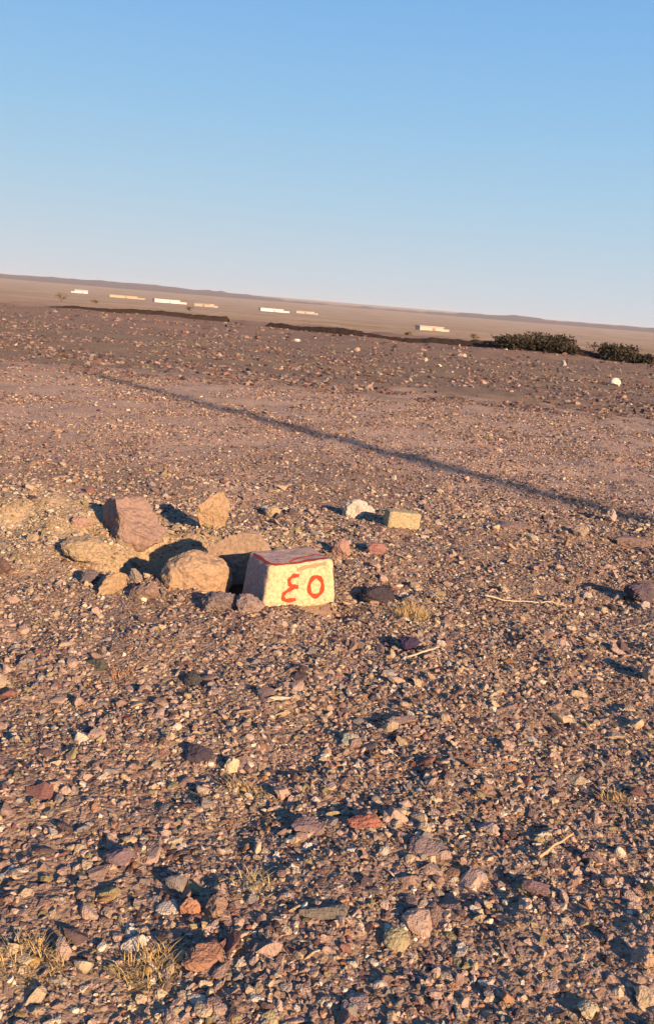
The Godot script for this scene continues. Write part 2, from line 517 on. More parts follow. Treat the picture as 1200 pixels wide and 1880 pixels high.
	stone("rock", "dark purple-grey rock cut by the right edge", 1.76, -4.75, Vector3(0.22, 0.15, 0.17), Color(0.13, 0.095, 0.11), 34, 30, Vector2.ZERO, 0.25, {"mark": "dark purple-grey rock"})
	stone("rock", "small pale rock leaning on the dark purple-grey rock", 1.72, -4.58, Vector3(0.07, 0.05, 0.06), Color(0.44, 0.36, 0.33), 35, 30, Vector2.ZERO, 0.25)
	stone("rock", "dark blue-violet stone beside the curved twig", 0.40, -3.66, Vector3(0.085, 0.075, 0.075), Color(0.055, 0.04, 0.085), 36, 0, Vector2.ZERO, 0.3, {"mark": "blue-violet stone"})
	stone("rock", "dark green-grey stone left of the gravel flat's middle", -0.83, -3.22, Vector3(0.085, 0.05, 0.07), Color(0.10, 0.095, 0.075), 37, 0, Vector2.ZERO, 0.3, {"mark": "dark green-grey stone"})
	stone("rock", "black-grey stone in front of the brown wedge rock", -0.45, -3.18, Vector3(0.08, 0.07, 0.07), Color(0.075, 0.07, 0.07), 38, 0, Vector2.ZERO, 0.3, {"mark": "black-grey stone"})
	stone("rock", "small brown rock cut by the left edge", -1.58, -4.26, Vector3(0.09, 0.09, 0.07), Color(0.16, 0.10, 0.09), 39, 0, Vector2.ZERO, 0.25)
	# flat stones lying in the near gravel
	stone("flat_stone", "pale greenish-grey flat stone in the middle of the gravel", 0.14, -2.77, Vector3(0.065, 0.035, 0.06), Color(0.44, 0.41, 0.29), 40, 20, Vector2(14, 0), 0.2, {"mark": "pale greenish-grey stone"})
	stone("flat_stone", "pointed cream stone on the gravel in front of the hollow", -0.23, -2.56, Vector3(0.05, 0.06, 0.04), Color(0.62, 0.50, 0.33), 41, 10, Vector2(-10, 0), 0.2, {"mark": "pointed cream stone"})
	stone("flat_stone", "brick-red flat stone in the near gravel", 0.18, -2.26, Vector3(0.11, 0.035, 0.07), Color(0.42, 0.17, 0.115), 42, 12, Vector2(12, 0), 0.2, {"mark": "brick-red flat stone"})
	stone("flat_stone", "pointed mauve-grey flat stone in the near gravel", 0.34, -2.15, Vector3(0.11, 0.03, 0.075), Color(0.30, 0.215, 0.19), 43, -28, Vector2(16, 0), 0.2, {"mark": "pointed mauve-grey stone"})
	stone("flat_stone", "round yellow-grey flat stone near the bottom", 0.24, -1.80, Vector3(0.062, 0.03, 0.064), Color(0.40, 0.33, 0.19), 44, 0, Vector2(20, 0), 0.15, {"cuts": 3, "depth": 0.8, "mark": "round yellow-grey stone"})
	stone("flat_stone", "dark purple blocky stone right of the mauve-grey stone", 0.61, -2.04, Vector3(0.078, 0.04, 0.05), Color(0.20, 0.13, 0.135), 45, -8, Vector2.ZERO, 0.2, {"mark": "dark purple blocky stone"})
	stone("flat_stone", "large reddish-brown slab beside the yellow dry grass", -0.19, -1.69, Vector3(0.095, 0.035, 0.07), Color(0.36, 0.19, 0.12), 46, 25, Vector2(20, -10), 0.15, {"mark": "large reddish-brown slab"})
	stone("flat_stone", "small orange stone behind the reddish-brown slab", -0.24, -1.86, Vector3(0.055, 0.045, 0.045), Color(0.46, 0.23, 0.14), 47, 35, Vector2.ZERO, 0.2, {"mark": "small orange stone"})
	stone("flat_stone", "brown stone right of the small orange stone", -0.18, -1.85, Vector3(0.06, 0.045, 0.05), Color(0.32, 0.20, 0.14), 48, 65, Vector2.ZERO, 0.2)
	stone("flat_stone", "flat mauve stone left of the brick-red stone", 0.02, -2.22, Vector3(0.095, 0.03, 0.06), Color(0.26, 0.18, 0.17), 49, 5, Vector2(10, 0), 0.2, {"mark": "flat mauve stone"})
	stone("flat_stone", "small lilac-grey stone right of the mauve-grey stone", 0.47, -2.08, Vector3(0.042, 0.035, 0.04), Color(0.40, 0.32, 0.31), 50, 5, Vector2.ZERO, 0.2, {"mark": "small lilac-grey stone"})
	stone("flat_stone", "pale bent stone up from the lilac-grey stone", 0.53, -2.30, Vector3(0.065, 0.035, 0.04), Color(0.42, 0.32, 0.27), 51, -35, Vector2.ZERO, 0.2, {"mark": "pale bent stone"})
	stone("flat_stone", "mauve stone near the right edge in the near gravel", 0.80, -2.20, Vector3(0.065, 0.04, 0.05), Color(0.24, 0.16, 0.16), 52, 5, Vector2.ZERO, 0.2, {"mark": "mauve stone near the right edge"})
	stone("flat_stone", "long grey flat stone at the bottom middle", 0.07, -1.86, Vector3(0.12, 0.03, 0.05), Color(0.20, 0.17, 0.14), 53, 8, Vector2(8, 0), 0.2, {"mark": "long grey flat stone"})
	stone("flat_stone", "pinkish-tan stone at the lower right edge", 0.80, -1.78, Vector3(0.06, 0.04, 0.05), Color(0.44, 0.30, 0.21), 54, 8, Vector2.ZERO, 0.2, {"mark": "pinkish-tan edge stone"})
	stone("flat_stone", "cream stone at the bottom right", 0.64, -1.64, Vector3(0.05, 0.03, 0.04), Color(0.52, 0.42, 0.27), 55, 8, Vector2.ZERO, 0.2, {"mark": "cream corner stone"})
	stone("flat_stone", "dark hollow-sided stone behind the pointed cream stone", -0.34, -2.60, Vector3(0.09, 0.06, 0.07), Color(0.07, 0.055, 0.075), 56, 25, Vector2.ZERO, 0.3, {"mark": "dark hollow-sided stone"})
	stone("flat_stone", "long mauve stone right of the pale greenish stone", 0.32, -2.92, Vector3(0.11, 0.03, 0.05), Color(0.33, 0.23, 0.20), 57, 4, Vector2.ZERO, 0.2, {"mark": "long mauve stone"})
	stone("flat_stone", "purplish stone in the shade of the lower left gravel", -0.45, -2.02, Vector3(0.08, 0.045, 0.06), Color(0.22, 0.15, 0.16), 58, 4, Vector2.ZERO, 0.2, {"mark": "purplish stone"})
	# pale stones dotted over the dark belt
	var far := "pale stones on the dark stony belt"
	stone("pale_stone", "white square stone on the dark belt at the right", 7.97, -26.3, Vector3(0.34, 0.26, 0.24), Color(0.78, 0.70, 0.62), 60, 0, Vector2.ZERO, 0.1, {"group": far, "cuts": 5, "depth": 0.6})
	stone("pale_stone", "pale stone on the dark belt near the right shrubs", 8.94, -36.6, Vector3(0.24, 0.26, 0.2), Color(0.60, 0.46, 0.40), 61, 0, Vector2.ZERO, 0.1, {"group": far})
	stone("pale_stone", "low pale stone on the dark belt, farthest out", 5.0, -37.5, Vector3(0.38, 0.2, 0.3), Color(0.55, 0.42, 0.33), 62, 0, Vector2.ZERO, 0.1, {"group": far})
	stone("pale_stone", "tiny white stone on the dark belt right of the middle", 2.82, -30.1, Vector3(0.16, 0.15, 0.14), Color(0.66, 0.56, 0.46), 63, 0, Vector2.ZERO, 0.1, {"group": far})
	stone("pale_stone", "white stone below the gap between the two banks", -1.89, -39.2, Vector3(0.30, 0.16, 0.25), Color(0.74, 0.64, 0.55), 64, 0, Vector2.ZERO, 0.1, {"group": far})
	stone("pale_stone", "pale tan stone on the dark belt at the middle", 0.62, -34.3, Vector3(0.22, 0.18, 0.2), Color(0.55, 0.42, 0.31), 65, 0, Vector2.ZERO, 0.1, {"group": far})

func brick(at: Vector3, turn: float) -> void:
	at.y = ground_height(at.x, at.z) - 0.012
	var st := new_st()
	var nz := noise(91, 9.0)
	var half := Vector3(0.115, 0.06, 0.06)
	var n := 12
	for f in 6:
		for i in n:
			for j in n:
				var quad: Array = []
				for e in [[0, 0], [1, 0], [0, 1], [1, 1]]:
					var s: float = -1.0 + 2.0 * (i + e[0]) / n
					var t: float = -1.0 + 2.0 * (j + e[1]) / n
					var p: Vector3 = [Vector3(s, t, 1), Vector3(-s, t, -1), Vector3(1, t, -s), Vector3(-1, t, s), Vector3(s, 1, -t), Vector3(s, -1, t)][f]
					var q := p * half
					var inner := half - Vector3.ONE * 0.016
					var c := q.clamp(-inner, inner)
					var d := (q - c).normalized()
					quad.append(c + d * (0.016 + nz.get_noise_3dv(q * 6.0) * 0.006) + Vector3(0, 0.06, 0))
				for k in [0, 2, 1, 1, 2, 3]:
					st.add_vertex(quad[k])
	var o := part(numbered("brick_stone"), done(st), stone_material(lin(0.47, 0.38, 0.23), false, false, 7.0), self, at)
	o.rotation.y = deg_to_rad(turn)
	o.rotation.z = deg_to_rad(-4)
	tag(o, "pale yellow brick-shaped stone right of the white lumpy rock", "stone")

# ------------------------------------------------------------------ gravel
const PALETTE := [
	["mauve-brown", Vector3(0.31, 0.205, 0.165), 5.0],
	["pinkish-tan", Vector3(0.47, 0.325, 0.25), 6.0],
	["dark purple", Vector3(0.125, 0.085, 0.085), 2.6],
	["tan", Vector3(0.52, 0.385, 0.25), 3.6],
	["cream", Vector3(0.66, 0.55, 0.42), 1.4],
	["grey", Vector3(0.27, 0.225, 0.20), 2.0],
	["orange-brown", Vector3(0.40, 0.22, 0.13), 0.9],
	["dark red", Vector3(0.24, 0.12, 0.10), 1.0],
	["olive-yellow", Vector3(0.34, 0.27, 0.14), 0.9]]

func pick_color(yellow: float) -> int:
	if rng.randf() < yellow:
		return [3, 8, 3, 4, 1][rng.randi() % 5]
	var t := rng.randf() * 23.4
	for k in PALETTE.size():
		t -= PALETTE[k][2]
		if t <= 0.0:
			return k
	return 0

func in_view(p: Vector3, cam: Camera3D) -> Vector3:
	# picture position (0..1) and distance
	var q := cam.global_transform.affine_inverse() * p
	if q.z > -0.2:
		return Vector3(-9, -9, 1)
	var ty := tan(deg_to_rad(cam.fov * 0.5))
	var tx := ty * 653.0 / 1024.0
	return Vector3(q.x / -q.z / tx, q.y / -q.z / ty, -q.z)

# each single pebble is told apart by its colour and by the nearest landmark, side and order counted from it
var landmarks: Array = []

func name_pebbles(singles: Array) -> void:
	var sets := {}
	for e in singles:
		var p: Vector3 = e[2]
		var best: Array = []
		var near := 1e9
		for l in landmarks:
			var d := Vector2(p.x - l[1], p.z - l[2]).length()
			if d < near:
				near = d
				best = l
		var dx: float = p.x - best[1]
		var dz: float = p.z - best[2]
		var side := ("right of" if dx > 0.0 else "left of") if absf(dx) > absf(dz) else ("in front of" if dz > 0.0 else "behind")
		var key := "%s pebble %s the %s" % [e[1], side, best[0]]
		if not sets.has(key):
			sets[key] = []
		sets[key].append([near, e[0]])
	var order := ["nearest to it", "second nearest to it", "third nearest to it", "fourth nearest to it", "fifth nearest to it", "sixth nearest to it", "seventh nearest to it", "eighth nearest to it", "ninth nearest to it", "tenth nearest to it"]
	for key in sets:
		var list: Array = sets[key]
		list.sort_custom(func(a, b): return a[0] < b[0])
		for i in list.size():
			tag(list[i][1], key if list.size() == 1 else "%s, %s" % [key, order[mini(i, 9)]], "pebble", "loose pebbles in the gravel")

func build_gravel(cam: Camera3D) -> void:
	rng.seed = 4242
	var variants := 6
	var meshes: Array = []
	for k in variants:
		meshes.append(rock_mesh(300 + k, Vector3(1, [0.60, 0.34, 0.72, 0.28, 0.62, 0.45][k], [0.8, 0.9, 0.7, 0.75, 0.95, 0.6][k]), [8, 10, 9, 7, 12, 9][k], 1 if k != 4 else 2, 0.12, 0.36))
	var buffers: Array = []
	for k in variants:
		buffers.append(PackedFloat32Array())
	var counts := [0, 0, 0, 0, 0, 0]
	# [near, far, stones per square metre, smallest, largest, skew towards small]
	var bands := [[0.9, 5.0, 4200.0, 0.005, 0.018, 1.3], [0.9, 7.0, 2600.0, 0.008, 0.032, 2.0], [0.9, 7.0, 150.0, 0.026, 0.07, 2.6], [7.0, 11.0, 2300.0, 0.007, 0.036, 2.2], [7.0, 17.0, 14.0, 0.04, 0.09, 2.5], [11.0, 17.0, 900.0, 0.011, 0.05, 2.4], [15.5, 27.0, 80.0, 0.025, 0.15, 3.2], [27.0, 36.0, 24.0, 0.05, 0.16, 2.8], [36.0, 60.0, 3.0, 0.08, 0.3, 2.8]]
	var all: Array = []       # candidates for single pebbles: [apparent size, transform, colour, variant]
	var clump := noise(77, 0.55)
	var fine_clump := noise(78, 2.2)
	for b in bands:
		var z := float(b[0])
		while z < b[1]:
			var step := maxf(0.25, z * 0.05)
			var half := 0.42 * z + 0.9
			var n := int(2.0 * half * step * b[2])
			for i in n:
				var x := rng.randf_range(-half, half)
				var zz := -(z + rng.randf() * step)
				var cl := clump.get_noise_2d(x * (1.0 if z < 17.0 else 0.35), zz * (1.0 if z < 17.0 else 0.6))
				var r := rng.randf()
				if r > lerpf(0.9, 0.62, smoothstep(4.5, 8.5, z)) + cl * lerpf(0.6, 1.9, smoothstep(5.0, 20.0, z)) - 0.16 * smoothstep(6.0, 9.0, z) * (1.0 - smoothstep(13.0, 17.0, z)) * smoothstep(1.5, -1.5, x):
					continue
				var s := lerpf(b[3], b[4], pow(rng.randf(), b[5]))
				if z < 7.0 and fine_clump.get_noise_2d(x, zz) > 0.15:
					s *= 1.25
				# keep clear of the marker stone
				if absf(x + 0.10) < 0.16 and absf(zz + 4.25) < 0.13:
					continue
				var hollow := bump(x, zz, -0.78, -4.92, 0.24, 0.22) + bump(x, zz, -0.45, -4.40, 0.13, 0.14)
				if hollow > 0.4 and rng.randf() < 0.7:
					continue
				var yellow := 0.06
				if z < 9.0:
					yellow += 1.0 * bump(x, zz, -1.5, -4.95, 0.8, 0.6) + 0.5 * bump(x, zz, -0.5, -5.3, 0.6, 0.3) + 0.9 * bump(x, zz, 0.45, -4.1, 0.12, 0.12)
					yellow += 0.9 * bump(x, zz, -0.30, -1.62, 0.10, 0.08) + 0.9 * bump(x, zz, -0.55, -1.6, 0.1, 0.06) + 0.7 * bump(x, zz, -0.19, -2.4, 0.1, 0.08)
					if bump(x, zz, -1.5, -4.95, 0.75, 0.5) > 0.35 and rng.randf() < 0.3:
						continue
				var ci := pick_color(yellow)
				if z >= 7.0 and z < 15.0 and rng.randf() < 0.35:
					ci = [0, 2, 7, 0][rng.randi() % 4]
				if z >= 15.0 and rng.randf() < 0.93:
					ci = [2, 0, 2, 7, 5, 0][rng.randi() % 6]
				var c: Vector3 = PALETTE[ci][1] * rng.randf_range(0.6, 1.35)
				var k := rng.randi() % variants
				var bs := Basis.from_euler(Vector3(rng.randfn() * 0.35, rng.randf() * TAU, rng.randfn() * 0.35))
				bs = bs * Basis.from_scale(Vector3(rng.randf_range(0.8, 1.2), rng.randf_range(0.7, 1.15), rng.randf_range(0.8, 1.15)) * s)
				var at := Vector3(x, ground_height(x, zz) + s * rng.randf_range(-0.06, 0.16), zz)
				if s > 0.030 and z < 9.0:
					var q := in_view(at, cam)
					if absf(q.x) < 0.985 and absf(q.y) < 0.985:
						all.append([s / q.z, Transform3D(bs, at), ci, k])
						continue
				counts[k] += 1
				buffers[k].append_array(PackedFloat32Array([bs.x.x, bs.y.x, bs.z.x, at.x, bs.x.y, bs.y.y, bs.z.y, at.y, bs.x.z, bs.y.z, bs.z.z, at.z, c.x, c.y, c.z, 1.0]))
			z += step
	all.sort_custom(func(a, b): return a[0] > b[0])
	var mats: Array = []
	for k in PALETTE.size():
		var pc: Vector3 = PALETTE[k][1]
		mats.append(stone_material(lin(pc.x, pc.y, pc.z), false, true, 9.0))
	var singles: Array = []
	for i in all.size():
		var e: Array = all[i]
		if i < 300:
			var o := MeshInstance3D.new()
			o.name = numbered("pebble")
			o.mesh = meshes[e[3]]
			o.material_override = mats[e[2]]
			add_child(o, true)
			o.transform = e[1]
			singles.append([o, PALETTE[e[2]][0], e[1].origin])
			continue
		var bs: Basis = e[1].basis
		var at: Vector3 = e[1].origin
		var c: Vector3 = PALETTE[e[2]][1] * rng.randf_range(0.8, 1.2)
		counts[e[3]] += 1
		buffers[e[3]].append_array(PackedFloat32Array([bs.x.x, bs.y.x, bs.z.x, at.x, bs.x.y, bs.y.y, bs.z.y, at.y, bs.x.z, bs.y.z, bs.z.z, at.z, c.x, c.y, c.z, 1.0]))
	name_pebbles(singles)
	print("gravel ", counts, " singles of ", all.size())
	var g := Node3D.new()
	g.name = "gravel"
	add_child(g)
	g.set_meta("kind", "stuff")
	tag(g, "brown, mauve and tan gravel strewn all over the plain", "gravel")
	var mm_mat := stone_material(Color.WHITE, true, true, 9.0)
	for k in variants:
		var mm := MultiMesh.new()
		mm.transform_format = MultiMesh.TRANSFORM_3D
		mm.use_colors = true
		mm.mesh = meshes[k]
		mm.instance_count = counts[k]
		mm.buffer = buffers[k]
		var o := MultiMeshInstance3D.new()
		o.name = "gravel_stones"
		o.multimesh = mm
		o.material_override = mm_mat
		o.set_meta("kind", "stuff")
		g.add_child(o, true)

# ------------------------------------------------------------------ sticks, dry grass, shrubs
func stick(called: String, label: String, pts: Array, radius: float, color: Color) -> void:
	var base: Vector3 = pts[0]
	var o := thing(called, label, "twig", Vector3(base.x, ground_height(base.x, base.z), base.z))
	var path: Array = []
	var radii: Array = []
	var n := 14
	for i in n + 1:
		var t := float(i) / n * (pts.size() - 1)
		var k := mini(int(t), pts.size() - 2)
		var p: Vector3 = pts[k].cubic_interpolate(pts[k + 1], pts[maxi(k - 1, 0)], pts[mini(k + 2, pts.size() - 1)], t - k)
		var y := ground_height(p.x, p.z) + p.y - o.position.y
		path.append(Vector3(p.x - base.x, y, p.z - base.z))
		radii.append(radius * (1.0 - 0.35 * float(i) / n) * (1.15 if i % 5 == 2 else 1.0))
	var st := new_st()
	add_tube(st, path, radii, 7)
	part("stem", done(st), plain(color), o)

func tuft(label: String, x: float, z: float, radius: float, height: float, blades: int, color: Color, seed_: int) -> void:
	var r := RandomNumberGenerator.new()
	r.seed = seed_
	var o := thing("dry_grass_tuft", label, "grass", Vector3(x, ground_height(x, z), z), 0.0, "dry grass tufts in the gravel")
	var st := new_st(false)
	for i in blades * 2:
		var a := r.randf() * TAU
		var d := radius * sqrt(r.randf())
		var b := Vector3(cos(a) * d, -0.004, sin(a) * d)
		b.y += ground_height(x + b.x, z + b.z) - o.position.y
		var lean := Vector3(cos(a + r.randfn() * 1.6), 0, sin(a + r.randfn() * 1.6)) * radius * r.randf_range(0.3, 1.0)
		var h := height * r.randf_range(0.15, 0.75)
		var mid := b + lean * 0.4 + Vector3(0, h * 0.7, 0)
		var tip := b + lean + Vector3(0, h * r.randf_range(0.7, 1.05), 0)
		var w := Vector3(-lean.z, 0, lean.x).normalized() * r.randf_range(0.0005, 0.0012)
		for v in [b - w, mid - w, b + w, b + w, mid - w, mid + w, mid - w, tip, mid + w]:
			st.add_vertex(v)
	var m := plain(lin(color.r, color.g, color.b))
	m.backlight_enabled = true
	m.backlight = lin(color.r * 0.3, color.g * 0.3, color.b * 0.3)
	part("blades", done(st), m, o)
	st = new_st()
	add_tube(st, [Vector3(0, -0.012, 0), Vector3(0, 0.004, 0), Vector3(0, 0.012, 0)], [radius * 0.25, radius * 0.22, radius * 0.08], 8)
	part("root_crown", done(st), plain(lin(color.r * 0.6, color.g * 0.55, color.b * 0.5)), o)

func shrub(label: String, at: Vector3, w: float, h: float, d: float, leaves: int, color: Color, seed_: int, group: String, leaf := 0.11) -> void:
	var r := RandomNumberGenerator.new()
	r.seed = seed_
	at.y = ground_height(at.x, at.z)
	var o := thing("desert_shrub", label, "shrub", at, 0.0, group)
	# woody stems
	var st := new_st()
	var heads: Array = []
	var count := 7 if leaves > 500 else 4
	for k in count:
		var a := TAU * k / count + r.randf() * 0.8
		var reach := Vector3(cos(a) * w * 0.36, h * r.randf_range(0.5, 0.8), sin(a) * d * 0.36)
		var rad := h * 0.03
		add_tube(st, [Vector3(cos(a) * 0.04, -0.05, sin(a) * 0.04), reach * 0.4 + Vector3(0, h * 0.08, 0), reach], [rad, rad * 0.7, rad * 0.3], 5)
		heads.append(reach)
	heads.append(Vector3(0, h * 0.7, 0))
	for k in 5:
		heads.append(Vector3(r.randf_range(-0.3, 0.3) * w, h * r.randf_range(0.25, 0.75), r.randf_range(-0.3, 0.3) * d))
	part("trunk", done(st), plain(lin(0.07, 0.05, 0.035)), o)
	st = new_st(false)
	var nz := noise(seed_, 2.2 / h)
	var placed := 0
	var tries := 0
	while placed < leaves and tries < leaves * 6:
		tries += 1
		var head: Vector3 = heads[r.randi() % heads.size()]
		var p := head + Vector3(r.randfn() * w * 0.13, r.randfn() * h * 0.16, r.randfn() * d * 0.13)
		if p.y < h * 0.04 or p.y > h * 1.06 or nz.get_noise_3dv(p) < -0.2:
			continue
		placed += 1
		var n := Vector3(r.randfn(), r.randfn() + 0.5, r.randfn()).normalized()
		var u := n.cross(Vector3(r.randfn(), r.randfn(), r.randfn())).normalized()
		var v := n.cross(u)
		var s := leaf * r.randf_range(0.6, 1.3)
		for e in [p - u * s, p + v * s * 0.4, p - v * s * 0.4, p - v * s * 0.4, p + v * s * 0.4, p + u * s]:
			st.add_vertex(e)
	var m := plain(lin(color.r, color.g, color.b), 0.8)
	m.backlight_enabled = true
	m.backlight = lin(color.r * 0.25, color.g * 0.25, color.b * 0.2)
	part("crown", done(st), m, o)

# ------------------------------------------------------------------ banks, buildings, post
func bank(label: String, pts: Array, seed_: int) -> void:
	# long low bank of dark earth and broken stone, rough crest, tapering at the ends
	var nz := noise(seed_, 0.9, FastNoiseLite.TYPE_SIMPLEX_SMOOTH, 4)
	var first: Vector3 = pts[0]
	var o := thing("earth_bank", label, "bank", Vector3(first.x, ground_height(first.x, first.z), first.z), 0.0, "low dark banks crossing the plain")
	var st := new_st()
	var rows: Array = []
	var r := RandomNumberGenerator.new()
	r.seed = seed_
	var total := 0.0
	for k in pts.size() - 1:
		total += pts[k].distance_to(pts[k + 1])
	var run := 0.0
	for k in pts.size() - 1:
		var a: Vector3 = pts[k]
		var b: Vector3 = pts[k + 1]
		var n := int(a.distance_to(b) / 0.16)
		for i in n:
			var t := float(i) / n
			var c := a.lerp(b, t)
			var h: float = lerpf(a.y, b.y, t)
			var side := Vector3(b.z - a.z, 0, a.x - b.x).normalized()
			if side.z < 0.0:
				side = -side
			var row: Array = []
			for q in [[0.55, -0.15], [0.42, 0.25], [0.30, 0.72], [0.14, 0.97], [-0.06, 1.0], [-0.30, 0.7], [-0.6, 0.3], [-0.9, -0.15]]:
				var p: Vector3 = c + side * float(q[0])
				p.y = 0.0
				var j := nz.get_noise_3d(p.x * 2.0, float(q[1]) * 3.0, p.z * 2.0)
				p += side * j * 0.12
				p.y = ground_height(p.x, p.z) + h * float(q[1]) * (1.0 + 0.2 * nz.get_noise_2d(p.x * 1.3, p.z * 1.3)) + j * 0.03
				row.append(p - o.position)
			rows.append(row)
		run += a.distance_to(b)
	for i in rows.size() - 1:
		for k in 7:
			for v in [rows[i][k], rows[i + 1][k], rows[i][k + 1], rows[i][k + 1], rows[i + 1][k], rows[i + 1][k + 1]]:
				st.add_vertex(v)
	part("bank_body", done(st), stone_material(lin(0.05, 0.03, 0.022), false, true, 2.0), o)

func box(size: Vector3) -> BoxMesh:
	var b := BoxMesh.new()
	b.size = size
	return b

func building(label: String, x: float, z: float, size: Vector3, turn: float, wall: Color, roof: Color, windows: int, gable: bool) -> void:
	var y := ground_height(x, z)
	var o := thing("farm_building", label, "building", Vector3(x, y - 0.3, z), turn, "far white buildings on the plain")
	size.y *= 0.72
	wall *= 0.78
	roof *= 0.66
	var wm := plain(lin(wall.r, wall.g, wall.b))
	var rm := plain(lin(roof.r, roof.g, roof.b))
	var dm := plain(lin(wall.r * 0.55, wall.g * 0.5, wall.b * 0.45))
	part("wall", box(size + Vector3(0, 0.3, 0)), wm, o, Vector3(0, size.y * 0.5 + 0.15, 0))
	if gable:
		var pm := PrismMesh.new()
		pm.size = Vector3(size.z + 0.8, size.y * 0.55, size.x + 0.6)
		part("roof", pm, rm, o, Vector3(0, size.y + 0.3 + size.y * 0.275, 0)).rotation.y = PI / 2
	else:
		part("roof", box(Vector3(size.x + 0.5, 0.35, size.z + 0.5)), rm, o, Vector3(0, size.y + 0.475, 0))
	# lean-to at one end, and the doorway as the photograph's darker dab
	part("annex", box(Vector3(size.x * 0.28, size.y * 0.62 + 0.3, size.z * 0.8)), rm, o, Vector3(size.x * (0.64 if windows % 2 == 1 else -0.64), size.y * 0.31 + 0.15, size.z * 0.05))
	part("door", box(Vector3(1.3, minf(2.0, size.y * 0.8), 0.12)), dm, o, Vector3(size.x * 0.1, 0.3 + minf(2.0, size.y * 0.8) * 0.5, size.z * 0.5 + 0.03))

func build_post() -> void:
	# the post just outside the right of the frame whose long shadow crosses the flat
	var tip := Vector3(-4.1, 0, -15.3)
	var back := Vector3(-sun_to.x, 0, -sun_to.z).normalized()
	var foot := tip + back * 34.0
	var hgt := 34.0 * (-sun_to.y) / Vector2(sun_to.x, sun_to.z).length()
	foot.y = ground_height(foot.x, foot.z)
	var o := thing("wooden_post", "weathered wooden pole standing beside the gravel flat", "pole", foot)
	var st := new_st()
	var path: Array = []
	var radii: Array = []
	for i in 13:
		var t := i / 12.0
		path.append(Vector3(sin(t * 3.0) * 0.012, -0.4 + (hgt + 0.4) * t, cos(t * 2.0) * 0.01))
		radii.append(lerpf(0.15, 0.115, t))
	add_tube(st, path, radii, 14)
	part("shaft", done(st), stone_material(lin(0.16, 0.12, 0.09), false, false, 3.0), o)
	var cap := CylinderMesh.new()
	cap.top_radius = 0.10
	cap.bottom_radius = 0.125
	cap.height = 0.04
	part("cap", cap, plain(lin(0.25, 0.24, 0.23), 0.6), o, Vector3(0.002, hgt + 0.015, -0.004))

